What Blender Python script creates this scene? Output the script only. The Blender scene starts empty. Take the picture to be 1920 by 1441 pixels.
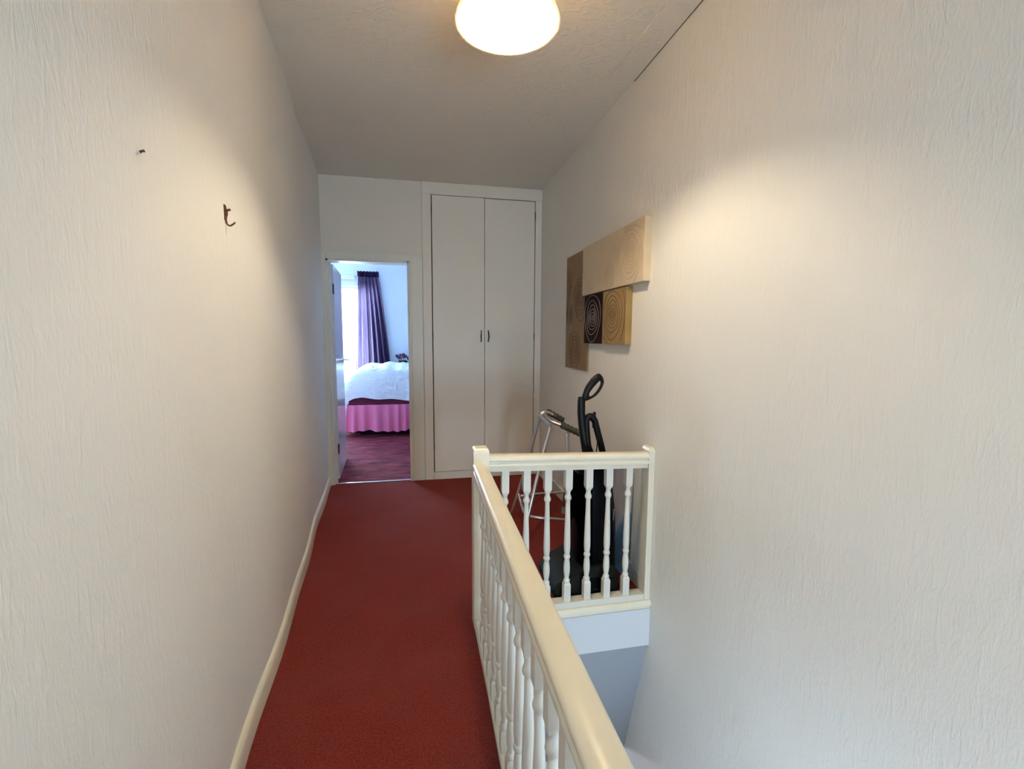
import bpy, bmesh, math, random
from mathutils import Vector, Matrix
random.seed(4)
SC = bpy.context.scene
COL = SC.collection
PI = math.pi

# ------------------------------------------------------------------ camera
EYE = Vector((0, 0, 1.325)); FPX = 850.0
PIT, ROL, YAW = .1034, -.0055, .2026
c, s = math.cos(YAW), math.sin(YAW); R1 = Matrix(((c, -s, 0), (0, 0, 1), (s, c, 0)))
c, s = math.cos(PIT), math.sin(PIT); R2 = Matrix(((1, 0, 0), (0, c, s), (0, -s, c)))
c, s = math.cos(ROL), math.sin(ROL); R3 = Matrix(((c, -s, 0), (s, c, 0), (0, 0, 1)))
RW = R3 @ R2 @ R1                                  # world -> (right, up, forward)
cam = bpy.data.cameras.new('camera'); cam.sensor_width = 36; cam.lens = FPX / 1920 * 36
cam.clip_start = .02
co = bpy.data.objects.new('camera', cam); COL.objects.link(co)
m = Matrix((RW[0], RW[1], -Vector(RW[2]))).transposed().to_4x4(); m.translation = EYE
co.matrix_world = m; SC.camera = co

# ------------------------------------------------------------------ daylight (overcast sky through the windows) and exposure
W = bpy.data.worlds.new('sky'); SC.world = W; W.use_nodes = True
bg = W.node_tree.nodes['Background']; bg.inputs[0].default_value = (.57, .78, 1, 1); bg.inputs[1].default_value = 21.0
LAMP = 670.0           # bulb surface emission
SC.view_settings.view_transform = 'Standard'; SC.view_settings.look = 'None'
SC.view_settings.exposure = .95; SC.view_settings.gamma = 1; SC.view_settings.use_curve_mapping = False
def portal(name, loc, sx, sy, dirv):
    l = bpy.data.lights.new(name, 'AREA'); l.shape = 'RECTANGLE'; l.size = sx; l.size_y = sy; l.cycles.is_portal = True
    o = bpy.data.objects.new(name, l); COL.objects.link(o); o.location = loc
    o.rotation_euler = Vector(dirv).to_track_quat('-Z', 'Y').to_euler()

def at(px, py, y):      # the point at depth y that the photograph shows at this pixel
    v = RW.transposed() @ Vector(((px - 960) / FPX, (720.5 - py) / FPX, 1)); return EYE + v * (y / v.y)

# ------------------------------------------------------------------ materials
def mat(name, col, rough=.6, metal=0, bump=None, var=None, coat=0, trans=0, emit=None, spec=.5):
    """bump=(kind, (sx,sy,sz), strength, distance); var=(scale, colour2, (sx,sy,sz))"""
    M = bpy.data.materials.new(name); M.use_nodes = True; N = M.node_tree.nodes; L = M.node_tree.links
    b = N['Principled BSDF']; b.inputs['Base Color'].default_value = (*col, 1); b.inputs['Roughness'].default_value = rough
    b.inputs['Metallic'].default_value = metal; b.inputs['Specular IOR Level'].default_value = spec; b.inputs['Coat Weight'].default_value = coat
    tc = N.new('ShaderNodeTexCoord')
    def mapped(sc):
        mp = N.new('ShaderNodeMapping'); mp.inputs['Scale'].default_value = sc
        L.new(tc.outputs['Object'], mp.inputs['Vector']); return mp.outputs[0]
    def noise(sc, detail=4, dist=0, r=.55):
        n = N.new('ShaderNodeTexNoise'); n.inputs['Scale'].default_value = 1; n.inputs['Detail'].default_value = detail
        n.inputs['Distortion'].default_value = dist; n.inputs['Roughness'].default_value = r
        L.new(mapped(sc), n.inputs['Vector']); return n.outputs['Fac']
    if var:
        sc3, col2, lo, hi = var
        rp = N.new('ShaderNodeValToRGB'); rp.color_ramp.elements[0].position = lo; rp.color_ramp.elements[1].position = hi
        rp.color_ramp.elements[0].color = (*col2, 1); rp.color_ramp.elements[1].color = (*col, 1)
        L.new(noise(sc3, 6, .3), rp.inputs[0]); L.new(rp.outputs[0], b.inputs['Base Color'])
    if bump:
        hs = None
        for (sc3, wgt, dist, lo, hi) in bump[2]:
            n = noise(sc3, 4, dist)
            mr = N.new('ShaderNodeMapRange'); mr.interpolation_type = 'SMOOTHSTEP'
            for i, v in zip((1, 2, 3, 4), (lo, hi, 0, wgt)): mr.inputs[i].default_value = v
            L.new(n, mr.inputs[0])
            if hs is None: hs = mr.outputs[0]
            else:
                a = N.new('ShaderNodeMath'); a.operation = 'ADD'; L.new(hs, a.inputs[0]); L.new(mr.outputs[0], a.inputs[1]); hs = a.outputs[0]
        bp = N.new('ShaderNodeBump'); bp.inputs['Strength'].default_value = bump[0]; bp.inputs['Distance'].default_value = bump[1]
        L.new(hs, bp.inputs['Height']); L.new(bp.outputs[0], b.inputs['Normal'])
    if emit:
        b.inputs['Emission Color'].default_value = (*emit[0], 1); b.inputs['Emission Strength'].default_value = emit[1]
    if trans:
        out = N['Material Output']; t = N.new('ShaderNodeBsdfTranslucent'); t.inputs[0].default_value = (*trans[0], 1)
        mx = N.new('ShaderNodeMixShader'); mx.inputs[0].default_value = trans[1]
        L.new(b.outputs[0], mx.inputs[1]); L.new(t.outputs[0], mx.inputs[2]); L.new(mx.outputs[0], out.inputs[0])
    return M
def glass_mat():
    M = bpy.data.materials.new('window_glass'); M.use_nodes = True; N = M.node_tree.nodes; L = M.node_tree.links
    N.remove(N['Principled BSDF']); t = N.new('ShaderNodeBsdfTransparent'); g = N.new('ShaderNodeBsdfGlossy'); g.inputs['Roughness'].default_value = .02
    mx = N.new('ShaderNodeMixShader'); mx.inputs[0].default_value = .06
    L.new(t.outputs[0], mx.inputs[1]); L.new(g.outputs[0], mx.inputs[2]); L.new(mx.outputs[0], N['Material Output'].inputs[0]); return M

wallpaper = mat('wallpaper_relief', (.84, .81, .755), .62, bump=(.32, .0024, [((55, 55, 14), 1.0, .6, .46, .72), ((190, 190, 70), .35, 0, .35, .7), ((6, 6, 3), .6, 0, .3, .7)]),
                var=((1.2, 1.2, .8), (.82, .795, .745), .35, .65))
farpaper = mat('end_wall_paint', (.80, .735, .64), .6, bump=(.2, .002, [((55, 55, 14), 1.0, .6, .46, .72)]))
artex = mat('ceiling_artex', (.78, .71, .60), .75, bump=(.4, .005, [((14, 20, 14), 1.0, 1.6, .52, .60), ((60, 60, 60), .3, 0, .3, .7)]))
paint = mat('white_paint', (.76, .75, .71), .42, var=((3, 3, 3), (.74, .71, .64), .3, .6), bump=(.15, .001, [((30, 30, 8), 1, 0, .3, .7)]))
door_paint = mat('cupboard_paint', (.86, .79, .68), .42, var=((2, 2, 1.2), (.84, .765, .655), .3, .7), bump=(.1, .001, [((40, 40, 10), 1, 0, .3, .7)]))
gloss = mat('gloss_paint', (.74, .75, .78), .16)
rail_paint = mat('cream_gloss_paint', (.86, .80, .64), .3, var=((9, 9, 9), (.82, .76, .60), .3, .6), coat=.15)
spindle_paint = mat('spindle_paint', (.80, .775, .68), .38, coat=.1)
fascia = mat('fascia_paint', (.78, .80, .82), .5)
soffit_m = mat('soffit_shade_tone', (.42, .45, .49), .7)  # white paint darkened to blue-grey; the soffit's shade is put into the colour
carpet = mat('red_carpet', (.60, .052, .026), .95, var=((140, 140, 140), (.34, .022, .011), .36, .62), bump=(1.0, .010, [((230, 230, 230), 1.2, .2, .3, .7), ((6, 3, 6), 1.2, .5, .3, .7)]))
def wear(M, col):        # worn, pinker patches trodden along the landing
    N = M.node_tree.nodes; L = M.node_tree.links; b = N['Principled BSDF']; src = b.inputs['Base Color'].links[0].from_socket
    tc = N.new('ShaderNodeTexCoord'); n = N.new('ShaderNodeTexNoise'); n.inputs['Scale'].default_value = 2.2; n.inputs['Detail'].default_value = 5; L.new(tc.outputs['Object'], n.inputs['Vector'])
    mr = N.new('ShaderNodeMapRange'); mr.inputs[1].default_value = .42; mr.inputs[2].default_value = .72; mr.inputs[3].default_value = 0; mr.inputs[4].default_value = .42; L.new(n.outputs['Fac'], mr.inputs[0])
    mx = N.new('ShaderNodeMix'); mx.data_type = 'RGBA'; L.new(mr.outputs[0], mx.inputs[0]); L.new(src, mx.inputs[6]); mx.inputs[7].default_value = (*col, 1); L.new(mx.outputs[2], b.inputs['Base Color'])
wear(carpet, (.50, .085, .065))
bed_carpet = mat('bedroom_carpet', (.50, .055, .10), .9, var=((4.5, 11, 5), (.22, .010, .030), .38, .62), bump=(1.0, .05, [((4.5, 12, 5), 1, 1.2, .35, .65), ((120, 120, 120), .2, 0, .3, .7)]))
black = mat('black_plastic', (.003, .0035, .003), .42, spec=.2)
navy = mat('navy_black_plastic', (.0012, .0014, .003), .3, spec=.10)
matte = mat('matte_black', (.0015, .0015, .003), .9, spec=0)
olive = mat('dark_olive_plastic', (.010, .011, .007), .6, spec=.12)
silver = mat('aluminium_tube', (.72, .70, .68), .28, 1)
grip_m = mat('grey_green_rubber', (.055, .060, .045), .6)
chrome = mat('chrome', (.8, .8, .8), .15, 1)
bronze = mat('dark_bronze', (.07, .05, .03), .35, .8)
rust = mat('rusty_metal', (.12, .045, .025), .6, .4)
rubber = mat('grey_rubber', (.30, .30, .24), .7)
glass = glass_mat()
lilac = mat('purple_curtain_fabric', (.014, .008, .032), .9, trans=((.66, .48, .84), .15), spec=.1, bump=(.2, .001, [((200, 200, 200), 1, 0, .3, .7)]))
net = mat('net_curtain', (.9, .95, .95), .8, trans=((.92, .97, .98), .6))
duvet_m = mat('white_duvet_cotton', (.84, .89, .94), .8, bump=(.6, .02, [((9, 9, 9), 1, .8, .35, .65), ((30, 18, 30), .35, .5, .35, .65)]))
pink = mat('pink_valance_cotton', (.80, .20, .36), .85)
maroon = mat('maroon_sheet', (.14, .012, .045), .85)
dark_base = mat('black_divan_fabric', (.008, .006, .008), .9)
bedwall = mat('bedroom_wall_paint', (.72, .79, .90), .7)

# ------------------------------------------------------------------ mesh helpers
def link(name, me, m, parent=None, smooth=None):
    if isinstance(m, (list, tuple)):
        for k in m: me.materials.append(k)
    else: me.materials.append(m)
    if smooth is not None:
        me.polygons.foreach_set('use_smooth', [True] * len(me.polygons))
        if smooth < 179: me.set_sharp_from_angle(angle=math.radians(smooth))
    me.update()
    o = bpy.data.objects.new(name, me); COL.objects.link(o)
    if parent is not None:
        o.parent = parent
        o.matrix_parent_inverse = Matrix.Translation(-parent.location) if parent.parent is None else Matrix.Identity(4)
        if parent.parent is not None: o.matrix_parent_inverse = (parent.matrix_parent_inverse.copy()).inverted() @ Matrix.Identity(4) @ Matrix.Translation(-parent.parent.location) if False else Matrix.Identity(4)
    return o
class MB:
    def __init__(s): s.v = []; s.f = []
    def add(s, vs, fs):
        n = len(s.v); s.v += [tuple(p) for p in vs]; s.f += [tuple(i + n for i in f) for f in fs]; return s
    def box(s, a, b, bev=0):
        x0, y0, z0 = a; x1, y1, z1 = b
        if bev <= 0:
            return s.add([(x0,y0,z0),(x1,y0,z0),(x1,y1,z0),(x0,y1,z0),(x0,y0,z1),(x1,y0,z1),(x1,y1,z1),(x0,y1,z1)],
                  [(3,2,1,0),(4,5,6,7),(0,1,5,4),(1,2,6,5),(2,3,7,6),(3,0,4,7)])
        bm = bmesh.new(); bmesh.ops.create_cube(bm, size=1)
        for v in bm.verts: v.co = Vector(((x0+x1)/2 + v.co.x*(x1-x0), (y0+y1)/2 + v.co.y*(y1-y0), (z0+z1)/2 + v.co.z*(z1-z0)))
        bmesh.ops.bevel(bm, geom=bm.edges[:], offset=bev, segments=2, affect='EDGES', profile=.6)
        bm.verts.index_update(); s.add([v.co[:] for v in bm.verts], [[v.index for v in f.verts] for f in bm.faces]); bm.free(); return s
    def prism(s, poly, lo, hi, axis=2):
        n = len(poly); vs = []
        for h in (lo, hi):
            for (a, b) in poly:
                vs.append((a, b, h) if axis == 2 else (a, h, b) if axis == 1 else (h, a, b))
        fs = [tuple(range(n))[::-1], tuple(range(n, 2*n))] + [(i, (i+1) % n, n+(i+1) % n, n+i) for i in range(n)]
        return s.add(vs, fs)
    def sweep(s, ring, path, cap=True):          # ring(i) -> list of points
        rs = [ring(i) for i in range(len(path))]; n = len(rs[0]); vs = [p for r in rs for p in r]
        fs = [(k*n+i, k*n+(i+1) % n, (k+1)*n+(i+1) % n, (k+1)*n+i) for k in range(len(rs)-1) for i in range(n)]
        if cap: fs += [tuple(range(n))[::-1], tuple(range((len(rs)-1)*n, len(rs)*n))]
        return s.add(vs, fs)
    def tube(s, pts, r, seg=10, closed=False, flat=1.0, sub=1):
        pts = [Vector(p) for p in pts]; rr = r if isinstance(r, (list, tuple)) else [r]*len(pts)
        if sub > 1:                                # Catmull-Rom
            P = pts; n = len(P); q = []; qr = []
            rng = range(n if closed else n-1)
            for i in rng:
                p0 = P[(i-1) % n] if closed or i > 0 else P[i]; p1 = P[i]; p2 = P[(i+1) % n]; p3 = P[(i+2) % n] if closed or i < n-2 else P[i+1]
                for k in range(sub):
                    t = k/sub; q.append(.5*((2*p1)+(-p0+p2)*t+(2*p0-5*p1+4*p2-p3)*t*t+(-p0+3*p1-3*p2+p3)*t**3)); qr.append(rr[i]*(1-t)+rr[(i+1) % n]*t)
            if not closed: q.append(P[-1]); qr.append(rr[-1])
            pts, rr = q, qr
        n = len(pts); rings = []; up = None
        for i, p in enumerate(pts):
            d = (pts[(i+1) % n] - pts[(i-1) % n]) if closed else (pts[min(i+1, n-1)] - pts[max(i-1, 0)])
            d.normalize()
            if up is None: up = d.cross(Vector((0, 1, 0))) if abs(d.y) < .9 else d.cross(Vector((1, 0, 0)))
            up = (up - d*up.dot(d)).normalized(); w = d.cross(up)
            rings.append([p + (up*math.cos(2*PI*k/seg) + w*math.sin(2*PI*k/seg)*flat)*rr[i] for k in range(seg)])
        if closed: rings.append(rings[0])
        vs = [p for r_ in rings for p in r_]; fs = [(k*seg+i, k*seg+(i+1) % seg, (k+1)*seg+(i+1) % seg, (k+1)*seg+i) for k in range(len(rings)-1) for i in range(seg)]
        if not closed: fs += [tuple(range(seg))[::-1], tuple(range((len(rings)-1)*seg, len(rings)*seg))]
        return s.add(vs, fs)
    def lathe(s, prof, c=(0, 0, 0), seg=16, cap=True):
        vs = [(c[0]+r*math.cos(2*PI*k/seg), c[1]+r*math.sin(2*PI*k/seg), c[2]+z) for (r, z) in prof for k in range(seg)]
        fs = [(j*seg+i, j*seg+(i+1) % seg, (j+1)*seg+(i+1) % seg, (j+1)*seg+i) for j in range(len(prof)-1) for i in range(seg)]
        if cap: fs += [tuple(range(seg))[::-1], tuple(range((len(prof)-1)*seg, len(prof)*seg))]
        return s.add(vs, fs)
    def grid(s, f, nu, nv):
        vs = [f(i/nu, j/nv) for j in range(nv+1) for i in range(nu+1)]; w = nu+1
        return s.add(vs, [(j*w+i, j*w+i+1, (j+1)*w+i+1, (j+1)*w+i) for j in range(nv) for i in range(nu)])
    def mesh(s, name, fix=True):
        me = bpy.data.meshes.new(name); me.from_pydata(s.v, [], s.f); me.validate()
        if fix:
            bm = bmesh.new(); bm.from_mesh(me); bmesh.ops.remove_doubles(bm, verts=bm.verts, dist=1e-6); bmesh.ops.recalc_face_normals(bm, faces=bm.faces); bm.to_mesh(me); bm.free()
        return me
    def build(s, name, m, parent=None, smooth=None, fix=True): return _build(s, name, m, parent, smooth, fix)
def root_of(o):
    while o.parent: o = o.parent
    return o
def _build(s, name, m, parent, smooth, fix):
    # vertices are given in world space; stored relative to the thing's base
    org = root_of(parent).location.copy() if parent is not None else Vector((0, 0, 0))
    s.v = [tuple(Vector(p) - org) for p in s.v]
    me = s.mesh(name, fix)
    for k in (m if isinstance(m, (list, tuple)) else [m]): me.materials.append(k)
    if smooth is not None:
        me.polygons.foreach_set('use_smooth', [True]*len(me.polygons))
        if smooth < 179: me.set_sharp_from_angle(angle=math.radians(smooth))
    o = bpy.data.objects.new(name, me); COL.objects.link(o)
    if parent is not None: o.parent = parent
    return o
def thing(name, label, cat, loc, group=None):
    o = bpy.data.objects.new(name, None); COL.objects.link(o); o.location = loc; o.empty_display_size = .05
    o['label'] = label; o['category'] = cat
    if group: o['group'] = group
    return o
def tag(o, label, cat, group=None):
    o['label'] = label; o['category'] = cat
    if group: o['group'] = group
    return o
def struct(o, label=None, cat=None):
    o['kind'] = 'structure'
    if label: o['label'] = label
    if cat: o['category'] = cat
    return o

# ------------------------------------------------------------------ the room
XR, YB, ZC = 1.136, 4.20, 2.675
YN = -2.3                                    # wall behind the camera
def xl(y): return -.805 + .0904*(YB - y)
SX0 = .235                                   # edge of the landing over the stairwell
SY1 = 1.985                                  # far end of the stairwell
SY0 = -.9                                    # top of the stairs

def wav(y): return .006*math.sin(y*3.1+.6) + .004*math.sin(y*7.3)
# left wall, slightly wavy like old plaster
n = 60
poly_in = [(xl(y) + wav(y), y) for y in [YN + (YB-YN)*i/n for i in range(n+1)]]
wl = MB(); wl.prism(poly_in + [(-1.15, YB), (-1.15, YN)], -.02, ZC + .05); struct(wl.build('wall_left', wallpaper, smooth=30), 'cream relief papered wall on the left, faintly rippled', 'wall')
# right wall goes down into the stairwell
wr = MB(); wr.box((XR, YN, -3.0), (XR+.15, YB+.12, ZC+.05)); struct(wr.build('wall_right', wallpaper), 'pale relief papered wall on the right, running down the stairwell', 'wall')
# far wall with the bedroom doorway and the cupboard recess
DX0, DX1, DZ = -.772, -.078, 1.992           # clear lining edges
CX0, CX1, CZ = .045, XR, 2.655               # cupboard opening
bw = MB()
bw.box((-.95, YB, 0), (DX0-.0, YB+.12, DZ)); bw.box((-.95, YB, DZ), (DX1, YB+.12, ZC+.05)); bw.box((DX1, YB, -.0), (CX0, YB+.12, ZC+.05)); bw.box((CX0, YB, CZ), (XR, YB+.12, ZC+.05))
struct(bw.build('wall_far', farpaper), 'end wall holding the bedroom doorway and the cupboard', 'wall')
# near wall (behind the viewer) with a window over the stairs
wn = MB(); wx0, wx1, wz0, wz1 = .33, 1.06, .06, 1.12
wn.box((-.4, YN-.12, -3.0), (wx0, YN, ZC+.05)); wn.box((wx1, YN-.12, -3.0), (XR+.15, YN, ZC+.05)); wn.box((wx0, YN-.12, -3.0), (wx1, YN, wz0)); wn.box((wx0, YN-.12, wz1), (wx1, YN, ZC+.05))
struct(wn.build('wall_near', wallpaper), 'wall behind the viewer with the landing window', 'wall')
portal('daylight_landing', ((wx0+wx1)/2, YN-.13, (wz0+wz1)/2), wx1-wx0, wz1-wz0, (0, 1, 0))
w2 = MB(); w2.box((wx0, YN-.09, wz0), (wx0+.05, YN-.03, wz1)); w2.box((wx1-.05, YN-.09, wz0), (wx1, YN-.03, wz1)); w2.box((wx0, YN-.09, wz0), (wx1, YN-.03, wz0+.05)); w2.box((wx0, YN-.09, wz1-.05), (wx1, YN-.03, wz1)); w2.box(((wx0+wx1)/2-.025, YN-.09, wz0), ((wx0+wx1)/2+.025, YN-.03, wz1))
struct(w2.build('window_2', paint), 'landing window behind the viewer', 'window')
# ceiling
cl = MB(); cl.box((-1.15, YN-.12, ZC), (XR+.15, YB+.12, ZC+.12)); struct(cl.build('ceiling', artex), 'off-white swirled textured ceiling of the landing', 'ceiling')
tr = MB(); tr.box((1.0, YN, ZC-.007), (XR-.006, 2.36, ZC+.001)); struct(tr.build('trim_1', artex), 'flat ceiling strip along the top of the right wall', 'trim')
cr = MB(); cr.box((XR-.0055, YN, ZC-.006), (XR+.002, 2.36, ZC+.003)); cr_o = struct(cr.build('trim_2', mat('crack_shadow_gap', (.12, .09, .07), .9)), 'dark gap where ceiling strip meets the right wall', 'trim')
# floor of the landing (carpet) : L-shape around the stairwell
fl = MB()
P = [(xl(YN)-.05, YN), (XR, YN), (XR, SY0), (SX0+.02, SY0), (SX0+.02, SY1+.05), (XR, SY1+.05), (XR, YB), (-.95, YB)]
fl.add([(x, y, 0) for x, y in P] + [(x, y, -.22) for x, y in P],
       [(0, 1, 2, 3), (0, 3, 4, 7), (4, 5, 6, 7), (8, 11, 10, 9), (8, 15, 12, 11), (12, 15, 14, 13)] + [(i, (i+1) % 8, 8+(i+1) % 8, 8+i) for i in range(8)])
struct(fl.build('floor', carpet), 'worn dark red carpet on the landing', 'floor')
# stairs going down below the landing
for k in range(12):
    z = -.2*(k+1); y0 = SY0 + .235*k
    st = MB(); st.box((SX0+.06, y0, z-.2), (XR, y0+.26, z), .008); struct(st.build('floor_stair', carpet), 'red carpeted stair tread going down behind the banister', 'stair')
lo = MB(); lo.box((-.4, YN, -2.72), (XR+.15, YB, -2.62)); struct(lo.build('floor_lower', carpet))
OY0, OY1, OZ0, OZ1 = .10, .80, -.57, -.40  # added opening, sized to throw blue fill on the lower right wall
sw = MB(); sw.box((SX0-.03, YN, -3.0), (SX0+.02, OY0, -.222)); sw.box((SX0-.03, OY1, -3.0), (SX0+.02, 3.4, -.222)); sw.box((SX0-.03, OY0, OZ1), (SX0+.02, OY1, -.222)); sw.box((SX0-.03, OY0, -3.0), (SX0+.02, OY1, OZ0))
struct(sw.build('wall_stairwell', wallpaper), 'wall under the landing edge in the stairwell', 'wall')
portal('fill_stair', (SX0-.035, (OY0+OY1)/2, (OZ0+OZ1)/2), OZ1-OZ0, OY1-OY0, (1, 0, 0))  # sky fill through the added slot
w3 = MB(); w3.box((SX0-.01, OY0, OZ1-.015), (SX0+.022, OY1, OZ1)); w3.box((SX0-.01, OY0, OZ0), (SX0+.022, OY1, OZ0+.015)); w3.box((SX0-.01, (OY0+OY1)/2-.01, OZ0), (SX0+.015, (OY0+OY1)/2+.01, OZ1)); struct(w3.build('stair_fill_slot', paint), 'added unseen slot under the landing, letting sky fill onto the right wall', 'window');
# fascia below the short banister, and the leaning soffit under it
fa = MB(); fa.box((SX0+.02, SY1+.012, -.245), (XR, SY1+.042, -.045)); struct(fa.build('trim_3', fascia), 'white painted fascia board under the short banister', 'trim')
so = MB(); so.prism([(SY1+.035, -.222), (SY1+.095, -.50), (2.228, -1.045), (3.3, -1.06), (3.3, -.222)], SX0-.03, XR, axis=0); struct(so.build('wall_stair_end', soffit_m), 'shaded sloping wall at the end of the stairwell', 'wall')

ed = MB(); ed.box((SX0-.03, 3.3, -2.62), (.40, 3.42, -.222)); ed.box((1.06, 3.3, -2.62), (XR, 3.42, -.222)); ed.box((.40, 3.3, -1.12), (1.06, 3.42, -.222)); struct(ed.build('wall_lower_hall', wallpaper))
gd = MB()
for a_, b_2 in (((.40, -2.62), (.47, -1.12)), ((.99, -2.62), (1.06, -1.12)), ((.47, -2.62), (.99, -2.20)), ((.47, -1.75), (.99, -1.12))): gd.box((a_[0], 3.33, a_[1]), (b_2[0], 3.38, b_2[1]))
gdo = struct(gd.build('door_2', paint), 'glazed door at the foot of the stairs', 'door')
MB().box((.47, 3.35, -2.20), (.99, 3.356, -1.75)).build('pane', glass, gdo)
portal('daylight_hall', (.73, 3.43, -1.97), .56, .5, (0, -1, 0))

# skirting board on the left
sk = MB(); ys = [YN + (YB-.02-YN)*i/n for i in range(n+1)]
def skr(i):
    y = ys[i]; x = xl(y)+wav(y)
    return [Vector((x-.004, y, 0)), Vector((x+.016, y, 0)), Vector((x+.016, y, .062)), Vector((x+.012, y, .076)), Vector((x+.004, y, .084)), Vector((x-.004, y, .086))]
sk.sweep(skr, ys); struct(sk.build('baseboard_left', rail_paint, smooth=50), 'cream painted skirting board along the left wall', 'baseboard')
sk = MB(); sk.box((XR-.015, SY1+.09, 0), (XR+.002, 4.17, .09), .003); struct(sk.build('baseboard_right', paint), 'white skirting board at the foot of the right wall', 'baseboard')

# doorway : lining, stops and architrave
tm = MB()
tm.box((DX0-.0, YB-.012, 0), (DX0+.022, YB+.13, DZ-.0)); tm.box((DX1-.022+.008, YB-.012, 0), (DX1+.008, YB+.13, DZ)); tm.box((DX0, YB-.012, DZ-.022), (DX1+.008, YB+.13, DZ+.0))
tm.box((DX0+.022, YB+.04, 0), (DX0+.034, YB+.06, DZ-.022)); 
struct(tm.build('trim_4', paint), 'painted door lining', 'trim')
ar = MB()
ar.box((DX0-.032, YB-.022, 0), (DX0+.004, YB, DZ+.064), .004); ar.box((DX1+.002, YB-.022, 0), (DX1+.020, YB, DZ-.006), .003); ar.box((DX1+.020, YB-.016, 0), (.040, YB, DZ+.04), .003)
ar.box((DX0+.004, YB-.022, DZ-.006), (DX1+.024, YB, DZ+.052), .004); ar.box((DX0-.03, YB-.028, DZ+.046), (DX1+.030, YB, DZ+.058), .003)
struct(ar.build('trim_5', spindle_paint), 'cream architrave around the bedroom doorway', 'trim')
th = MB(); th.box((DX0+.02, YB+.0, 0), (DX1-.01, YB+.022, .008), .003); struct(th.build('trim_6', chrome), 'metal threshold strip across the doorway', 'trim')

# ------------------------------------------------------------------ bedroom
BY = 7.5; BX0, BX1 = -2.6, 1.9
bf = MB(); bf.box((BX0, YB+.0, -.1), (BX1, BY, -.002)); struct(bf.build('floor_bedroom', bed_carpet), 'crimson rumpled pile carpet of the bedroom', 'floor')
bc = MB(); bc.box((BX0-.1, YB+.12, 2.68), (BX1+.1, BY+.15, 2.78)); struct(bc.build('ceiling_bedroom', bedwall), 'bedroom ceiling', 'ceiling')
b1 = MB(); b1.box((BX0-.12, YB+.121, -.1), (BX0, BY+.15, 2.7)); struct(b1.build('wall_bedroom_left', bedwall))
b1 = MB(); b1.box((BX1, YB+.121, -.1), (BX1+.12, BY+.15, 2.7)); struct(b1.build('wall_bedroom_right', bedwall))
b1 = MB(); b1.box((BX0, YB, -.1), (-.95, YB+.12, 2.7)); b1.box((XR+.15, YB, -.1), (BX1, YB+.12, 2.7)); b1.box((CX0+.01, YB+.50, -.1), (XR+.1, YB+.53, 2.7)); b1.box((CX0-.02, YB+.12, -.1), (CX0+.0, YB+.53, 2.7)); struct(b1.build('wall_bedroom_near', bedwall))
VX0, VX1, VZ0, VZ1 = -2.25, -.73, .62, 2.10
b1 = MB(); b1.box((BX0, BY, -.1), (VX0, BY+.15, 2.7)); b1.box((VX1, BY, -.1), (BX1, BY+.15, 2.7)); b1.box((VX0, BY, -.1), (VX1, BY+.15, VZ0)); b1.box((VX0, BY, VZ1), (VX1, BY+.15, 2.7))
struct(b1.build('wall_bedroom_far', bedwall), 'pale blue-white bedroom wall with the window', 'wall')
portal('daylight_bedroom', ((VX0+VX1)/2, BY+.16, (VZ0+VZ1)/2), VX1-VX0, VZ1-VZ0, (0, -1, 0))
wf = MB(); 
for (a, b) in (((VX0, VZ0), (VX0+.05, VZ1)), ((VX1-.05, VZ0), (VX1, VZ1)), ((VX0, VZ0), (VX1, VZ0+.05)), ((VX0, VZ1-.05), (VX1, VZ1)), ((-1.22, VZ0), (-1.18, VZ1)), ((-1.18, 1.62), (VX1, 1.655))):
    wf.box((a[0], BY+.05, a[1]), (b[0], BY+.10, b[1]))
win = struct(wf.build('window_1', paint), 'bright white framed bedroom window beside the curtain', 'window')
pg = MB(); pg.box((VX0, BY+.07, VZ0), (VX1, BY+.076, VZ1)); pg.build('pane', glass, win)
pg = MB(); pg.box((VX0-.05, BY-.10, VZ0-.03), (VX1+.05, BY+.05, VZ0), .004); pg.build('window_sill', paint, win)
# vertical blind at the window
bl = thing('window_blind', 'white slatted vertical blind hanging in the bright bedroom window', 'blind', (-1.2, BY-.03, VZ1-.05))
pg = MB(); pg.box((VX0+.02, BY-.04, VZ1-.05), (VX1-.02, BY-.01, VZ1-.01), .003); pg.build('headrail', paint, bl)
for k in range(10):
    x = -1.62 + k*.092
    pg = MB(); a = math.radians(62); dx, dy = .04*math.cos(a), .04*math.sin(a)
    pg.add([(x-dx, BY-.055-dy*.3, VZ0+.03), (x+dx, BY-.055+dy*.3, VZ0+.03), (x+dx, BY-.055+dy*.3, VZ1-.05), (x-dx, BY-.055-dy*.3, VZ1-.05)], [(0, 1, 2, 3)])
    pg.build('slat', net, bl, fix=False)
cp = MB(); cp.box((VX0-.1, BY-.05, 2.235), (-.95, BY, 2.262), .004); cp.box((VX0-.1, BY-.03, 2.205), (-.95, BY, 2.235))
tag(cp.build('curtain_rail', paint), 'white curtain rail above the bedroom window', 'curtain rail')

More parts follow.
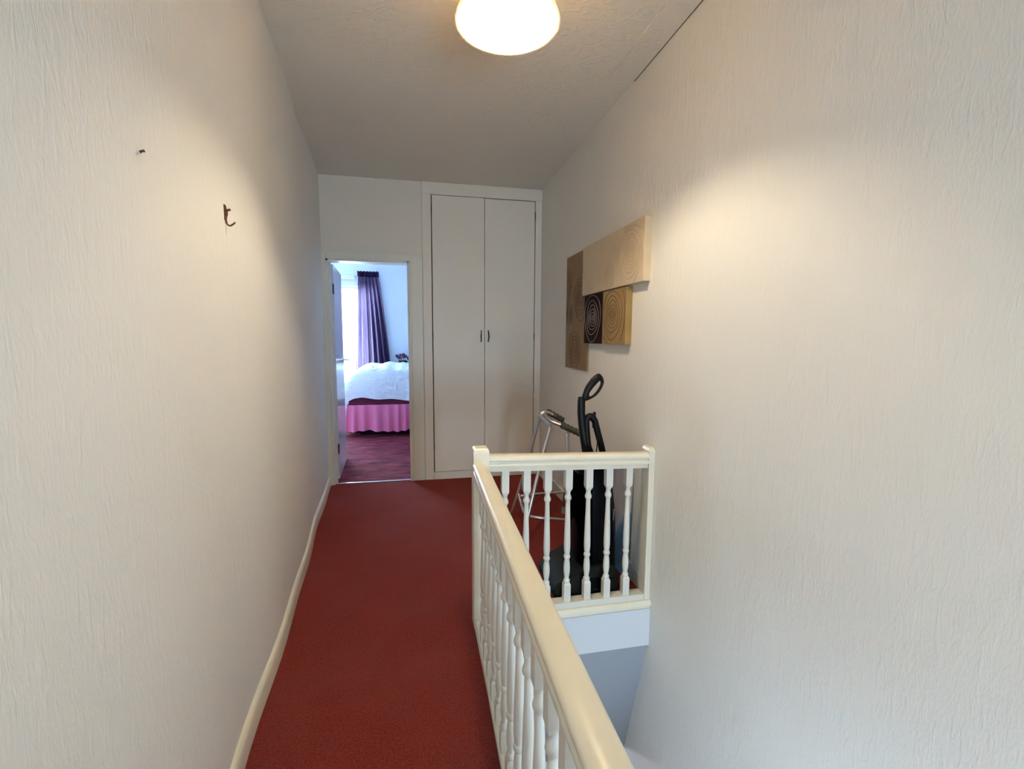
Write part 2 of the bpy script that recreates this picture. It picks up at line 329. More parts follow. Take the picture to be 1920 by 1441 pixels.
# curtain
ct = thing('curtain', 'long purple pencil-pleat curtain beside the bedroom window, left half backlit lilac', 'curtain', (-.7, BY-.12, 2.31))
def cur(u, v):      # u across, v down
    z = 2.31 - v*(2.31-.30)
    e = max(0, (v-.045))
    xa = -.905 - .085*e; xb = -.588 + .215*e**.8
    if v < .045: xa += .01*v/.045; 
    x = xa + (xb-xa)*u
    amp = .012 + .030*min(1, v*2.2)
    y = BY - .10 + amp*math.sin(u*2*PI*6.5 + .4*math.sin(v*5)) + .008*math.sin(u*37+v*3)
    return (x + .006*math.sin(u*2*PI*6.5+1.2), y, z)
MB().grid(cur, 130, 40).build('drape', lilac, ct, 180, fix=False)
def curh(u, v):
    z = 2.318 - v*.085; x = -.905 + .32*u
    return (x, BY-.118 + .012*math.sin(u*2*PI*13) , z + .006*math.sin(u*2*PI*7))
MB().grid(curh, 150, 4).build('heading_tape', lilac, ct, 180, fix=False)

# bed
bed = thing('bed', 'low black divan bed with gathered pink valance and maroon sheet seen through the bedroom doorway', 'bed', (-.05, 6.75, 0))
b = MB(); b.box((-.855, 6.30, .035), (1.05, 7.25, .30), .01); b.build('divan_base', dark_base, bed, 30)
for x in (-.78, .95):
    for y in (6.38, 7.15): MB().lathe([(.025, 0), (.025, .03), (.012, .036)], (x, y, 0), 12).build('castor', black, bed, 40)
b = MB(); b.box((-.925, 6.235, .30), (1.08, 7.30, .62), .05); b.build('mattress', maroon, bed, 40)
def val(u, v):
    # runs along left end then front
    Ltot = 1.0 + 2.0; d = u*Ltot
    amp = .008 + .030*v
    w = amp*(.6+math.sin(d*52 + 2.2*math.sin(d*7))) + amp*.5*(.6+math.sin(d*23+1))
    fl_ = .035*v
    z = .425 - v*(.345 + .012*math.sin(d*9))
    if d < 1.0: return (-.93 - fl_ - w, 7.23 - d, z)
    return (-.93 - fl_*(1 if d < 1.02 else 0) + (d-1.0), 6.215 - fl_ - w, z)
MB().grid(val, 420, 14).build('valance', pink, bed, 180, fix=False)
# duvet
dv = MB()
def sm(t): t = max(0, min(1, t)); return t*t*(3-2*t)
def duv(u, v):
    x = -1.0 + 2.1*u
    # v : 0 hem at front, .38 the edge, 1 back
    left = sm((x+1.0)/.26)
    top = .66 + .225*left**.7 + .012*math.sin(x*11) + .01*math.sin(x*29+2)
    hem = .505 - .035*math.sin((x+.5)*2.6) - .09*(1-sm((x+1.0)/.28)) + .008*math.sin(x*14)
    if v < .40:
        t = v/.40; y = 6.185 - .015*math.sin(x*9+1)*(1-t) + .10*(1-math.cos(t*PI/2)) + .008*math.sin(x*27+t*4)*(1-t)
        z = hem + (top-hem)*math.sin(t*PI/2)**.9
        if x < -.8: x -= .03*(1-t)
    else:
        t = (v-.40)/.60; y = 6.285 + t*.98; z = top + .05*math.sin(t*PI*.8)*left + .016*math.sin(x*8+t*13)*math.sin(t*9+2) + .007*math.sin(x*31+t*17)
        z -= .25*sm((t-.93)/.07)
    return (x, y, z)
dv.grid(duv, 150, 70)
def duvs(u, v):    # end drape on the left
    y = 6.185 + 1.08*u; zt = .60 + .01*math.sin(y*20); e = -1.0 - .03*v - .012*math.sin(y*18)*v
    return (e, y, zt - v*.19)
dv.grid(duvs, 60, 12)
tag(dv.build('duvet', duvet_m, None, 180, fix=False), 'puffy creased white duvet lying over the bed with the pink valance', 'duvet')
# bedside flowers behind the bed
bs = thing('bedside_table', 'pale bedside table behind the far edge of the bed, mostly hidden', 'table', (-.24, 7.39, 0))
MB().box((-.34, 7.30, .62), (-.02, 7.48, .66), .004).build('table_top', paint, bs); 
for sx in (-.33, -.06):
    for sy in (7.32, 7.45): MB().box((sx, sy, 0), (sx+.025, sy+.02, .62)).build('leg', paint, bs)
vs_ = thing('flower_vase', 'small posy of dark purple flowers in a pale vase behind the bed', 'flowers', (-.25, 7.39, .66))
MB().lathe([(.025, 0), (.034, .03), (.022, .14), (.018, .22), (.022, .25)], (-.25, 7.39, .66), 14).build('vase', paint, vs_, 60)
fm = mat('purple_petals', (.055, .012, .06), .8); lm = mat('posy_leaves', (.02, .06, .04), .7); pk = mat('pink_petals', (.30, .10, .20), .8)
for i, (dx, dz, r) in enumerate(((-.088, .115, .028), (-.06, .09, .028), (-.035, .13, .024), (-.012, .105, .03), (.012, .135, .028), (.02, .10, .028), (.045, .11, .024), (.078, .085, .024), (.09, .065, .02), (-.03, .085, .024))):
    b = MB(); cx, cz = -.25+dx, .66+.27+dz-.02; cy = 7.39 + random.uniform(-.03, .03)
    for k in range(6):
        a = k*PI/3; q = Vector((cx+math.cos(a)*r*.55, cy-.01, cz+math.sin(a)*r*.55))
        b.lathe([(.001, -r*.35), (r*.42, -r*.2), (r*.5, 0), (r*.35, r*.25), (.001, r*.35)], q, 7)
    b.build('flower_head', pk if i in (3, 9) else fm, vs_, 180)
    MB().tube([(-.25, 7.39, .88), (cx, cy, cz-.01)], .002, 5).build('stem', lm, vs_)
for k in range(9):
    a = k*.7; b = MB(); x = -.25+.05*math.cos(a); y = 7.385+.03*math.sin(a); z = .935+.012*math.sin(a*3)
    b.add([(x-.028, y, z), (x, y-.006, z+.014), (x+.028, y, z-.004), (x, y+.004, z-.016)], [(0, 1, 2, 3)]); b.build('leaf', lm, vs_, fix=False)

# bedroom door, swung open into the bedroom
hx, hy = DX0+.036, YB+.135; a = math.radians(93.6); ca, sa = math.cos(a), math.sin(a)
def leaf(u, w, z): return (hx + ca*u + sa*w*-1 + .0, hy + sa*u + ca*w, z)
d = MB(); t_ = .038
d.add([leaf(u, w, z) for z in (.012, DZ-.03) for (u, w) in ((0, 0), (.735, 0), (.735, t_), (0, t_))], [(3, 2, 1, 0), (4, 5, 6, 7), (0, 1, 5, 4), (1, 2, 6, 5), (2, 3, 7, 6), (3, 0, 4, 7)])
door = struct(d.build('door_1', gloss), 'white gloss bedroom door standing open against the left', 'door')
h = MB(); z0 = 1.085
pts = [Vector(leaf(.665, 0, z0)), Vector(leaf(.665, -.055, z0)), Vector(leaf(.655, -.062, z0)), Vector(leaf(.56, -.064, z0-.004))]
h.tube(pts, .009, 10, sub=3); h.tube([leaf(.665, 0, z0), leaf(.665, -.008, z0)], .026, 18)
h.build('door_handle', chrome, door, 60)
h = MB(); h.box((hx-.006, hy-.01, .25), (hx+.004, hy+.03, .34)); h.box((hx-.006, hy-.01, 1.7), (hx+.004, hy+.03, 1.79)); h.build('hinge', bronze, door)

# ------------------------------------------------------------------ fitted cupboard
cup = thing('fitted_cupboard', 'tall built-in cupboard with two flat cream doors beside the bedroom doorway', 'cupboard', (.6, YB, 0))
FY = YB - .014
f = MB()
f.box((CX0, FY, 0), (.122, YB+.02, CZ), .002); f.box((1.074, FY, 0), (XR-.001, YB+.02, CZ), .002)
f.box((CX0, FY-.006, 2.570), (XR-.001, YB+.02, CZ+.018), .002); f.box((.122, FY+.0, 0), (1.074, YB+.02, .070), .002)
f.build('frame', door_paint, cup)
b = MB(); b.box((CX0, YB+.06, 0), (XR, YB+.08, CZ)); b.box((CX0, YB+.02, -.001), (XR, YB+.06, .02)); b.build('back_panel', mat('cupboard_dark_inside', (.05, .035, .025), .9), cup)
for (x0, x1, hx_, sd) in ((.1295, .5965, .566, -1), (.6000, 1.0665, .632, 1)):
    dz = .0 if sd < 0 else -.003
    q = MB().box((x0, FY-.004, .075), (x1, YB+.018, 2.565+dz), .0025).build('door', door_paint, cup)
    pts = [Vector((hx_, FY-.004, 1.287)), Vector((hx_, FY-.020, 1.298)), Vector((hx_+.004*sd, FY-.028, 1.335)), Vector((hx_, FY-.020, 1.372)), Vector((hx_, FY-.004, 1.383))]
    MB().tube(pts, [.006, .0045, .0055, .0045, .006], 10, sub=5).build('handle', bronze, q, 180)
    hxx = x0-.003 if sd < 0 else x1+.003
    for zz in (.28, 1.30, 2.40):
        MB().tube([(hxx, FY-.004, zz), (hxx, FY-.004, zz+.07)], .004, 8).build('hinge', bronze, q)

# ------------------------------------------------------------------ banisters
def cx(y): return .2555 - .0125*(1.87-y)
PROF = [(-.021, 0), (.021, 0), (.021, .021), (.030, .023), (.0315, .030), (.030, .037), (.0255, .041), (.0255, .047), (.031, .051), (.032, .060), (.029, .069), (.020, .0755), (-.020, .0755), (-.029, .069), (-.032, .060), (-.031, .051), (-.0255, .047), (-.0255, .041), (-.030, .037), (-.0315, .030), (-.030, .023), (-.021, .021)]
HSPIN = .700
def spindle_mesh():
    b = MB(); q = .017
    b.box((-q, -q, .0), (q, q, .098), .0); b.box((-q, -q, .592), (q, q, HSPIN), 0)
    # chamfered shoulders
    for z0, z1 in ((.098, .110), (.592, .580)):
        r = .0125; b.add([(-q, -q, z0), (q, -q, z0), (q, q, z0), (-q, q, z0), (-r, -r, z1), (r, -r, z1), (r, r, z1), (-r, r, z1)], [(0, 1, 5, 4), (1, 2, 6, 5), (2, 3, 7, 6), (3, 0, 4, 7)])
    prof = [(.0130, .105), (.0160, .112), (.0165, .120), (.0120, .127), (.0110, .131), (.0135, .145), (.0158, .165), (.0160, .185), (.0140, .212), (.0118, .226), (.0112, .230),
            (.0150, .234), (.0168, .242), (.0150, .250), (.0120, .253), (.0140, .262), (.0160, .285), (.0158, .32), (.0140, .40), (.0118, .47), (.0108, .520), (.0108, .527),
            (.0150, .533), (.0172, .541), (.0155, .550), (.0115, .560), (.0112, .568), (.0140, .578), (.0150, .586)]
    b.lathe(prof, (0, 0, 0), 16, cap=False)
    me = b.mesh('spindle', fix=False); me.materials.append(spindle_paint)
    me.polygons.foreach_set('use_smooth', [True]*len(me.polygons)); me.set_sharp_from_angle(angle=math.radians(38)); return me
SP = spindle_mesh()
def newel(x0, y0, x1, y1, top, parent, z0=0.0, name='newel_post'):
    b = MB(); e = .010; cxn, cyn = (x0+x1)/2, (y0+y1)/2
    b.box((x0, y0, z0), (x1, y1, top-.030), .0025)
    L_ = [(x0, y0, x1, y1, top-.032), (x0-.0, y0-.0, x1+.0, y1+.0, top-.018), (x0+.004, y0+.004, x1-.004, y1-.004, top-.006), (x0+e, y0+e, x1-e, y1-e, top)]
    b.sweep(lambda i: [Vector((L_[i][0], L_[i][1], L_[i][4])), Vector((L_[i][2], L_[i][1], L_[i][4])), Vector((L_[i][2], L_[i][3], L_[i][4])), Vector((L_[i][0], L_[i][3], L_[i][4]))], L_)
    return b.build(name, rail_paint, parent)
ban = thing('banister', 'long cream gloss banister running away from the viewer along the landing edge', 'banister', (.25, 1.0, 0))
newel(.228, 1.943, .300, 2.017, .836, ban)
ZT = .772
ys = [1.945 + (SY0-.0-1.945)*i/30 for i in range(31)]
MB().sweep(lambda i: [Vector((cx(ys[i])+u, ys[i], ZT-.0755+v)) for u, v in PROF], ys).build('handrail', rail_paint, ban, 40)
b = MB(); b.sweep(lambda i: [Vector((cx(ys[i])+u, ys[i], v)) for u, v in ((-.022, 0.012), (.026, 0.012), (.026, .034), (-.018, .034), (-.022, .030))], ys); b.build('base_rail', spindle_paint, ban)
b = MB(); b.sweep(lambda i: [Vector((u, ys[i], v)) for u, v in ((.231, -.05), (.315, -.05), (.322, -.02), (.315, .012), (.236, .012), (.231, .006))], ys); b.build('edge_board', spindle_paint, ban)
newel(.200, SY0-.08, .272, SY0-.005, .836, ban)
nsp = 0; y = .762 + .104*10
while y > SY0 + .06:
    o = bpy.data.objects.new('baluster', SP); COL.objects.link(o); o.parent = ban; o.location = Vector((cx(y), y, 0)) - ban.location
    o.scale = (1, 1, 1); y -= .104
# short banister across the stairwell end
ban2 = thing('banister', 'short cream banister across the far end of the stairwell, in front of the vacuum cleaner', 'banister', (.7, 2.01, 0))
RY = 2.032
xs = [.301 + (1.103-.301)*i/10 for i in range(11)]
def tilt(x): return -.024*(x-.3)/.8
MB().sweep(lambda i: [Vector((xs[i], RY+u, .785-.0755+v+tilt(xs[i]))) for u, v in PROF], xs).build('handrail', rail_paint, ban2, 40)
b = MB(); b.box((.302, RY-.028, .0), (1.103, RY+.030, .030), .003); b.build('base_rail', spindle_paint, ban2)
b = MB(); X0_, X1_ = .3235, XR-.001
b.sweep(lambda i: [Vector((xx, yy, zz)) for xx in ((X0_, X1_)[i],) for yy, zz in ((RY-.044, -.012), (RY-.036, 0), (RY+.03, 0), (RY+.03, -.048), (RY-.030, -.048), (RY-.038, -.040), (RY-.034, -.030), (RY-.046, -.024))], [0, 1]); b.build('nosing', rail_paint, ban2, 50)
b = MB().box((1.1345, 0, 0), (1.1355, .001, .001))
newel(1.104, RY-.030, XR-.001, RY+.048, .790, ban2, z0=0.0, name='half_newel_post')
for i in range(-1, 6):
    x = .4643*1.06 + .1038*i - .002
    if x < .34: continue
    o = bpy.data.objects.new('baluster', SP); COL.objects.link(o); o.parent = ban2; o.location = Vector((x, RY, .018)) - ban2.location; o.scale = (1, 1, .990)

# ------------------------------------------------------------------ pendant lamp
LX, LY = .318, 1.658; RZ = 2.405; RR = .181
lamp = thing('pendant_lamp', 'lit ceiling pendant with a round shade, dazzling white from below', 'lamp', (LX, LY, ZC))
shade_m = mat('cream_shade', (.82, .74, .58), .6, trans=((.95, .80, .56), .55))
b = MB(); S = 48
prof = [(RR, RZ), (RR*.97, RZ+.014), (RR*.80, RZ+.075), (RR*.58, RZ+.145), (.062, RZ+.192), (.018, RZ+.200), (.018, RZ+.196), (.060, RZ+.188), (RR*.56, RZ+.142), (RR*.78, RZ+.072), (RR*.95, RZ+.012), (RR*.975, RZ), (RR, RZ)]
b.lathe(prof, (LX, LY, 0), S, cap=False); b.build('shade', shade_m, lamp, 60)
bulb_m = mat('lit_bulb', (1, .9, .7), .4, emit=((1.0, .85, .61), LAMP))
b = MB(); br = .032; bz = RZ+.145
b.lathe([(.0005, bz-br)] + [(br*math.sin(PI*k/10), bz-br*math.cos(PI*k/10)) for k in range(1, 9)] + [(.013, bz+br*.95), (.013, bz+.045)], (LX, LY, 0), 20); b.build('bulb', bulb_m, lamp, 180)
MB().lathe([(.017, bz+.040), (.019, bz+.046), (.019, bz+.075), (.014, bz+.085)], (LX, LY, 0), 16).build('lamp_holder', paint, lamp, 50)
MB().tube([(LX, LY, RZ+.20), (LX, LY, ZC-.02)], .004, 8).build('flex', paint, lamp)
MB().lathe([(.014, ZC-.030), (.045, ZC-.020), (.05, ZC)], (LX, LY, 0), 24).build('ceiling_rose', paint, lamp, 50)

# ------------------------------------------------------------------ wall art
art = thing('wall_art', 'four-piece wooden wall art with carved swirls hanging on the right wall', 'wall art', (XR, 2.8, 1.1))
def wood(name, c1, c2): return mat(name, c1, .45, var=((2, 9, 9), c2, .3, .7), bump=(.2, .001, [((20, 60, 60), 1, 0, .3, .7)]))
tan = wood('tan_wood', (.27, .15, .048), (.21, .11, .03)); pale = wood('pale_gold_wood', (.68, .54, .36), (.60, .47, .30)); olivew = wood('olive_gold_wood', (.34, .215, .062), (.28, .165, .045)); darkw = mat('dark_brown_wood', (.018, .005, .006), .75, spec=.15)
ringd = mat('carved_groove', (.10, .055, .02), .6); ringp = mat('pale_groove', (.50, .385, .245), .6); rings_m = mat('silver_line', (.50, .42, .36), .4)
def rings(panel_x, cy_, cz_, rads, m, parent, y0, y1, z0, z1, th=.0022, squash=.9, off=(0, 0)):
    b = MB(); N_ = 44
    for r in rads:
        seg = []
        for k in range(N_+1):
            a = 2*PI*k/N_; rr = r*(1+.05*math.sin(3*a+r*40)); y = cy_ + rr*squash*math.cos(a) + off[0]*r; z = cz_ + rr*math.sin(a) + off[1]*r
            if y0+.004 < y < y1-.004 and z0+.004 < z < z1-.004: seg.append((panel_x, y, z))
            else:
                if len(seg) > 2: b.tube(seg, th, 5)
                seg = []
        if len(seg) > 2: b.tube(seg, th, 5)
    return b.build('carved_rings', m, parent, 180)
def panel(y0, y1, z0, z1, th, m, lab, x1=XR):
    o = MB().box((x1-th, y0, z0), (x1, y1, z1), .003).build('panel', m, art); o['label'] = lab; return o
A = panel(2.932, 3.40, 1.097, 1.930, .012, tan, 'tall upright tan brown panel')
xf = XR-.012
rings(xf, 3.19, 1.235, (.025, .05, .075, .10, .135), ringd, A, 2.932, 3.40, 1.097, 1.930)
rings(xf, 3.07, 1.60, (.03, .055, .085, .115, .15), ringd, A, 2.932, 3.40, 1.097, 1.930)
rings(xf, 3.33, 1.50, (.02, .04, .06, .08), ringd, A, 2.932, 3.40, 1.097, 1.930)
rings(xf, 3.41, 1.72, (.05, .08, .11, .14), ringd, A, 2.932, 3.40, 1.097, 1.930)
B = panel(2.120, 2.982, 1.609, 1.925, .038, pale, 'wide pale gold horizontal panel')
xf = XR-.038
rings(xf, 2.265, 1.765, (.022, .042, .06, .082, .10, .125, .15), ringp, B, 2.12, 2.982, 1.609, 1.925, .0018)
rings(xf, 2.536, 1.680, (.02, .035, .05, .065, .08), ringp, B, 2.12, 2.982, 1.609, 1.925, .0018)
C_ = panel(2.626, 2.960, 1.289, 1.604, .027, darkw, 'dark brown square panel with silver rings')
xf = XR-.027
rings(xf, 2.815, 1.455, (.015, .035, .055, .08, .11, .15), rings_m, C_, 2.626, 2.960, 1.289, 1.604, .0016)
D_ = panel(2.303, 2.624, 1.288, 1.602, .0365, olivew, 'olive gold square panel')
xf = XR-.0365
rings(xf, 2.480, 1.459, (.02, .035, .055, .08, .105, .14, .19), ringd, D_, 2.303, 2.624, 1.288, 1.602, .0022)

# nail and picture hook on the left wall
nl = thing('wall_nail', 'small bent dark nail alone on the left wall, nearer the viewer', 'nail', (-.52, 1.036, 1.672))
xw = xl(1.036)+wav(1.036)
MB().tube([(xw, 1.036, 1.676), (xw+.008, 1.037, 1.6765), (xw+.0095, 1.031, 1.6765), (xw+.0095, 1.022, 1.672), (xw+.0095, 1.021, 1.668)], .0016, 6).build('nail_shaft', bronze, nl)
xw = xl(1.58)+wav(1.58)
hk = thing('picture_hook', 'rusty brown picture hook on the left wall, farther along than the nail', 'hook', (xw, 1.58, 1.69))
b = MB(); b.add([(xw-.001, 1.574, 1.723), (xw-.001, 1.586, 1.723), (xw-.001, 1.600, 1.700), (xw-.001, 1.586, 1.678), (xw-.001, 1.574, 1.678), (xw+.003, 1.574, 1.723), (xw+.003, 1.586, 1.723), (xw+.003, 1.600, 1.700), (xw+.003, 1.586, 1.678), (xw+.003, 1.574, 1.678)], [(0, 1, 2, 3, 4), (9, 8, 7, 6, 5)] + [(i, (i+1) % 5, 5+(i+1) % 5, 5+i) for i in range(5)]); b.build('plate', rust, hk)
MB().tube([(xw+.002, 1.583, 1.69), (xw+.004, 1.583, 1.668), (xw+.012, 1.584, 1.662), (xw+.020, 1.588, 1.668), (xw+.024, 1.592, 1.674)], .0026, 8, sub=3).build('hook_wire', rust, hk, 180)
MB().tube([(xw, 1.588, 1.706), (xw+.014, 1.590, 1.712)], .0035, 8).build('pin', rust, hk)

# ------------------------------------------------------------------ upright vacuum cleaner (seen from its side)
VY = 2.225
vac = thing('vacuum_cleaner', 'black upright vacuum cleaner with a looped handle behind the short banister', 'vacuum cleaner', (.9, VY, 0))
def V(px, py, dy=0): p = at(px, py, VY); return Vector((p.x, VY+dy, p.z))
def blend(A_, n_):
    """closed Catmull-Rom outline resampled to n_ points by arc length"""
    q = []; m_ = len(A_)
    for i in range(m_):
        p0, p1, p2, p3 = A_[i-1], A_[i], A_[(i+1) % m_], A_[(i+2) % m_]
        for k in range(12):
            t = k/12; q.append(.5*((2*p1)+(-p0+p2)*t+(2*p0-5*p1+4*p2-p3)*t*t+(-p0+3*p1-3*p2+p3)*t**3))
    L_ = [0]
    for i in range(len(q)): L_.append(L_[-1] + (q[(i+1) % len(q)]-q[i]).length)
    out = []; j = 0
    for k in range(n_):
        s_ = L_[-1]*k/n_
        while L_[j+1] < s_: j += 1
        t = (s_-L_[j])/max(1e-9, L_[j+1]-L_[j]); out.append(q[j].lerp(q[(j+1) % len(q)], t))
    return out
zz = lambda pts: [V(1070+x/8.48, 690+y/8.48) for x, y in pts]
outer = blend(zz([(170, 490), (185, 420), (235, 290), (330, 160), (410, 95), (465, 88), (512, 150), (522, 235), (470, 350), (395, 440), (300, 495), (215, 525)]), 48)
inner0 = blend(zz([(296, 420), (300, 385), (350, 320), (410, 250), (455, 197), (470, 200), (475, 250), (440, 330), (385, 400), (335, 440), (300, 447), (293, 436)]), 48)
# match starting phase
k0 = min(range(48), key=lambda k: sum((outer[i]-inner0[(i+k) % 48]).length for i in range(48))); inner = [inner0[(i+k0) % 48] for i in range(48)]
def ring_angles(pts, n_):
    c0 = zz([(392, 318)])[0]; ax = (zz([(470, 195)])[0] - zz([(300, 440)])[0]).normalized(); bx = Vector((-ax.z, 0, ax.x)); res = []
    A_ = [math.atan2((p-c0).dot(bx), (p-c0).dot(ax)*.45) for p in pts]
    for k in range(n_):
        t = -PI + 2*PI*k/n_; j = min(range(len(pts)), key=lambda i: abs((A_[i]-t+PI) % (2*PI)-PI)); res.append(pts[j])
    return res
outer = ring_angles(blend(outer, 600), 48); inner = ring_angles(blend(inner0, 600), 48)
b = MB(); K = 10; rg = []
for i in range(48):
    o_, n__ = outer[i], inner[i]; cc = (o_+n__)/2; hw = (o_-n__)/2
    rg.append([cc + hw*math.cos(2*PI*k/K) + Vector((0, .014, 0))*math.sin(2*PI*k/K) for k in range(K)])
rg.append(rg[0]); b.add([p for r in rg for p in r], [(i*K+k, i*K+(k+1) % K, (i+1)*K+(k+1) % K, (i+1)*K+k) for i in range(48) for k in range(K)])
b.build('handle_loop', black, vac, 180)
def strip(rows, hd, name, m, parent, flatk=1.0, seg=14, p=2.6):
    """solid of rounded cross-section through rows of (pxL, pxR, py)"""
    b = MB(); rr = []
    for i, (a, c_, y_) in enumerate(rows):
        A_, C2 = V(a, y_), V(c_, y_); mid = (A_+C2)/2; hw = (C2-A_)/2; h_ = hd[i] if isinstance(hd, (list, tuple)) else hd
        ring = []
        for k in range(seg):
            t = 2*PI*k/seg; ct_, st_ = math.cos(t), math.sin(t)
            ring.append(mid + hw*math.copysign(abs(ct_)**(2/p), ct_) + Vector((0, h_, 0))*math.copysign(abs(st_)**(2/p), st_))
        rr.append(ring)
    b.sweep(lambda i: rr[i], rows); return b.build(name, m, parent, 50)
strip([(1084, 1096, 744), (1083, 1097, 752), (1083, 1096.5, 775), (1085, 1100, 800), (1088.5, 1105, 825), (1092, 1113, 848), (1092, 1117, 858), (1088, 1120, 880)], [.013, .016, .017, .019, .022, .026, .03, .035], 'stem', black, vac)
strip([(1085, 1136, 862), (1080, 1139, 878), (1079, 1141, 920), (1077, 1143, 960), (1075, 1146, 1000), (1073, 1146, 1050), (1073, 1143, 1078)], [.05, .075, .09, .10, .105, .11, .105], 'body', navy, vac, seg=24, p=3.5)
strip([(1079, 1101, 885), (1077, 1100, 950), (1075, 1100, 1040), (1075, 1099, 1064)], [.115, .13, .13, .12], 'dust_container', matte, vac, seg=20, p=3)
# floor head: low wedge in front (to the left), wheels behind
b = MB()
hp = [(.655, .012), (.648, .045), (.668, .078), (.72, .115), (.80, .150), (.90, .165), (.975, .150), (1.0, .10), (.995, .02), (.96, .012)]
def hr(i):
    k = [(-.150, .93), (-.142, 1.0), (.142, 1.0), (.150, .93)][i]
    return [Vector((.82+(x-.82)*k[1], VY+k[0]+.01, .012+(z-.012)*k[1])) for x, z in hp]
b.sweep(hr, [0, 1, 2, 3]); b.build('floor_head', olive, vac, 35)
for yy in (-.13, .13):
    MB().tube([(.955, VY+yy-.02, .045), (.955, VY+yy+.02, .045)], .045, 20).build('wheel', black, vac, 40)
for yy in (-.10, .10):
    MB().tube([(.70, VY+yy-.015, .014), (.70, VY+yy+.015, .014)], .014, 14).build('front_wheel', black, vac, 40)
b = MB(); b.box((.80, VY-.1455, .045), (.93, VY-.139, .10), .003); b.build('side_panel', navy, vac)
# hose over the back
pts = [V(1106, 872, -.01), V(1102, 838, -.01), V(1098.5, 805, -.01), V(1098.5, 786, -.01), V(1105, 779, -.015), V(1112, 786, -.02), V(1117, 805, -.02), V(1124, 832, -.02), V(1131, 862, -.02), V(1139, 900, -.01), V(1146, 950, 0), V(1149, 1000, .01), V(1145, 1050, .01), V(1138, 1075, .0)]
b = MB(); b.tube(pts, .0168, 12, sub=8); b.build('hose', black, vac, 180)
b = MB(); 
P_ = [Vector(p) for p in pts]
for i in range(4, 12):
    for k in range(7):
        t = k/7; p = P_[i].lerp(P_[i+1], t); q = P_[i].lerp(P_[i+1], t+.06); b.tube([p, q], .0182, 10)
b.build('hose_ribs', navy, vac, 60)
MB().tube([V(1111, 800, -.02), V(1112, 771, -.02)], [.010, .008], 10).build('hose_nozzle', black, vac, 60)
MB().tube([V(1110, 790, -.04), V(1114, 815, -.045), V(1113, 835, -.045), V(1112, 850, -.045), V(1116, 870, -.05)], .0028, 6, sub=5).build('cable', black, vac, 180)
strip([(1128, 1137, 905), (1127, 1141, 918), (1127, 1142, 935), (1130, 1140, 945)], .02, 'cable_hook', black, vac)
MB().tube([V(1133, 937, -.125), V(1132, 958, -.125)], .0022, 6).build('clip', silver, vac)
MB().lathe([(.001, -.004), (.006, 0), (.001, .004)], V(1085, 1087, -.15), 8).build('stud', silver, vac)

# ------------------------------------------------------------------ walking frame
wk = thing('walking_frame', 'aluminium walking frame with grey-green hand grips, standing between cupboard and vacuum cleaner', 'walking frame', (.85, 2.95, 0))
def Wp(px, py, y): return Vector(at(px, py, y))
f1 = Vector((.628, 3.10, .03)); f2 = Vector((.628, 2.70, .03))
T1 = Wp(1013, 781, 3.0); T2 = Wp(1032, 800, 2.85)
MB().tube([f1, Wp(974, 915, 3.08), Wp(993, 850, 3.05), Wp(1010, 790, 3.01), T1], .0115, 12, sub=4).build('leg', silver, wk, 180)
MB().tube([f2, Wp(1000, 925, 2.75), Wp(1018, 850, 2.82), Wp(1030, 806, 2.85), T2], .0115, 12, sub=4).build('leg', silver, wk, 180)
f3 = Vector((1.06, 2.78, .03)); f4 = Vector((1.06, 3.18, .03))
MB().tube([f3, Wp(1068, 930, 2.86), Wp(1064, 855, 2.92), Wp(1062, 812, 2.95)], .0115, 12, sub=4).build('leg', silver, wk, 180)
MB().tube([f4, Vector((1.06, 3.12, .40)), Vector((1.04, 3.05, .70))], .0115, 12, sub=4).build('leg', silver, wk, 180)
for q in (f1, f2, f3, f4): MB().lathe([(.019, 0), (.017, .02), (.014, .05)], (q.x, q.y, 0), 14).build('rubber_foot', rubber, wk, 60)
b = MB(); b.tube([T1+Vector((-.004, 0, .006)), T2+Vector((0, 0, .004))], .016, 10, flat=.6); b.build('hinge_plate', silver, wk, 60)
MB().tube([T1+Vector((0, 0, .022)), Wp(1022, 777, 2.98), Wp(1033, 789, 2.9), Wp(1053, 797, 2.86), Wp(1095, 815, 2.78)], .0125, 12, sub=4).build('handle_tube', silver, wk, 180)
g = MB(); P0, P1 = Wp(1052, 796, 2.86), Wp(1096, 816, 2.78); g.tube([P0.lerp(P1, t/24) for t in range(25)], [.020+(.0035 if (t//2) % 2 else 0) for t in range(25)], 12); g.build('hand_grip', grip_m, wk, 180)
MB().tube([T1+Vector((0, 0, .022)), Wp(1026, 772, 3.0), Wp(1053, 786, 3.05), Wp(1064, 795, 3.05), Vector((1.04, 3.05, .70))], .0115, 12, sub=4).build('handle_tube', silver, wk, 180)
g = MB(); P0, P1 = Wp(1026, 771, 3.02), Wp(1055, 787, 3.05); g.tube([P0.lerp(P1, t/18) for t in range(19)], [.019+(.0035 if (t//2) % 2 else 0) for t in range(19)], 12); g.build('hand_grip', grip_m, wk, 180)
MB().tube([Wp(976, 930, 3.08), Wp(1000, 926, 3.1), Wp(1063, 921, 3.12), Vector((1.06, 3.14, .21))], .010, 10, sub=3).build('cross_bar', silver, wk, 180)
MB().tube([Wp(972, 925, 3.07), Wp(976, 940, 3.05), Wp(983, 960, 2.95), Wp(996, 968, 2.85), Wp(1030, 972, 2.82), Wp(1075, 974, 2.82), Vector((1.06, 2.84, .13))], .0105, 12, sub=5).build('brace', silver, wk, 180)

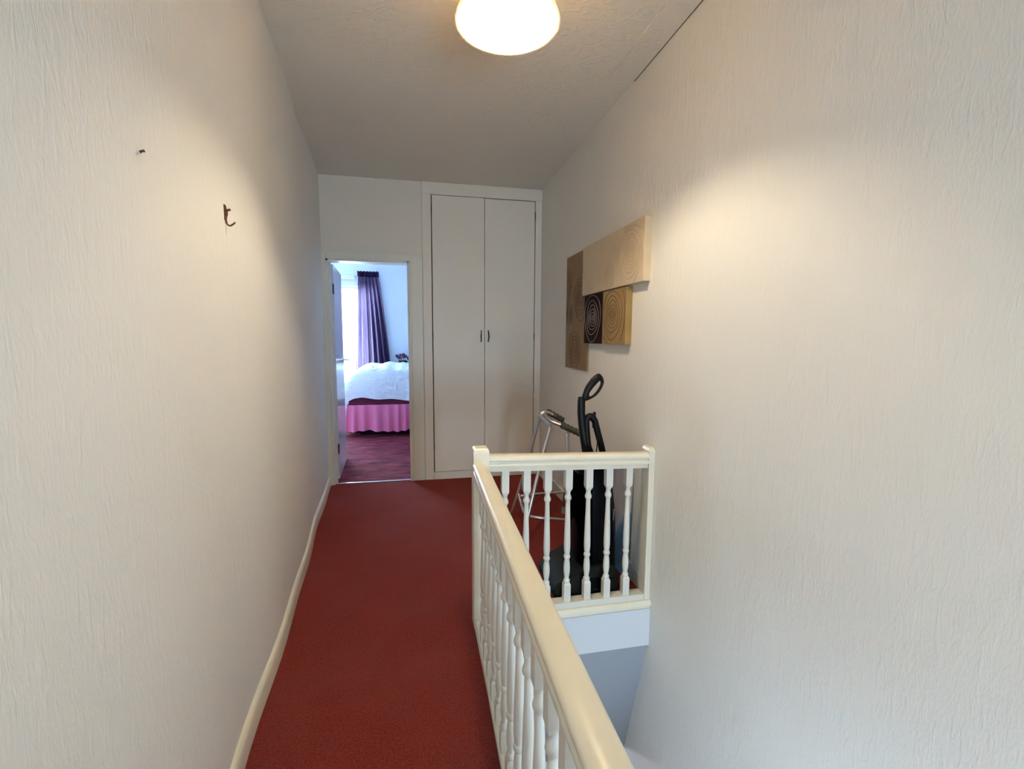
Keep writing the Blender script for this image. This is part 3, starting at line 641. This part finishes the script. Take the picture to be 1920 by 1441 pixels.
# ------------------------------------------------------------------ blue and white panel leaning on the wall
cv = mat('blue_white_canvas', (.42, .42, .44), .6)
N = cv.node_tree.nodes; L = cv.node_tree.links; b_ = N['Principled BSDF']; tc = N.new('ShaderNodeTexCoord')
sx = N.new('ShaderNodeSeparateXYZ'); L.new(tc.outputs['Object'], sx.inputs[0])
nz = N.new('ShaderNodeTexNoise'); nz.inputs['Scale'].default_value = 9; nz.inputs['Detail'].default_value = 5; L.new(tc.outputs['Object'], nz.inputs['Vector'])
# blue where (z - 0.22 - 1.6*(0.02 - y)) is low, edge broken by noise
m1 = N.new('ShaderNodeMath'); m1.operation = 'MULTIPLY'; m1.inputs[1].default_value = 1.41; L.new(sx.outputs['Y'], m1.inputs[0])
m2 = N.new('ShaderNodeMath'); m2.operation = 'ADD'; L.new(sx.outputs['Z'], m2.inputs[0]); L.new(m1.outputs[0], m2.inputs[1])
m3 = N.new('ShaderNodeMath'); m3.operation = 'MULTIPLY_ADD'; m3.inputs[1].default_value = .25; L.new(nz.outputs['Fac'], m3.inputs[0]); L.new(m2.outputs[0], m3.inputs[2])
rp = N.new('ShaderNodeValToRGB'); L.new(m3.outputs[0], rp.inputs[0]); e = rp.color_ramp
e.elements[0].position = .49; e.elements[0].color = (.09, .25, .40, 1); e.elements[1].position = .565; e.elements[1].color = (.56, .55, .57, 1)
x_ = e.elements.new(.54); x_.color = (.17, .32, .50, 1); x_ = e.elements.new(.25); x_.color = (.20, .36, .55, 1); x_ = e.elements.new(.38); x_.color = (.08, .22, .35, 1); x_ = e.elements.new(.75); x_.color = (.46, .43, .45, 1)
L.new(rp.outputs[0], b_.inputs['Base Color'])
cvt = thing('canvas_picture', 'blue and grey-white canvas leaning against the right wall behind the short banister', 'picture', (1.118, 2.2, 0))
b = MB(); b.add([(1.096, 2.215, .003), (1.111, 2.215, 0), (1.096, 2.66, .003), (1.111, 2.66, 0), (1.119, 2.215, .60), (1.134, 2.215, .597), (1.119, 2.66, .60), (1.134, 2.66, .597)],
   [(0, 2, 6, 4), (1, 5, 7, 3), (0, 4, 5, 1), (2, 3, 7, 6), (4, 6, 7, 5), (0, 1, 3, 2)]); b.build('canvas', cv, cvt)
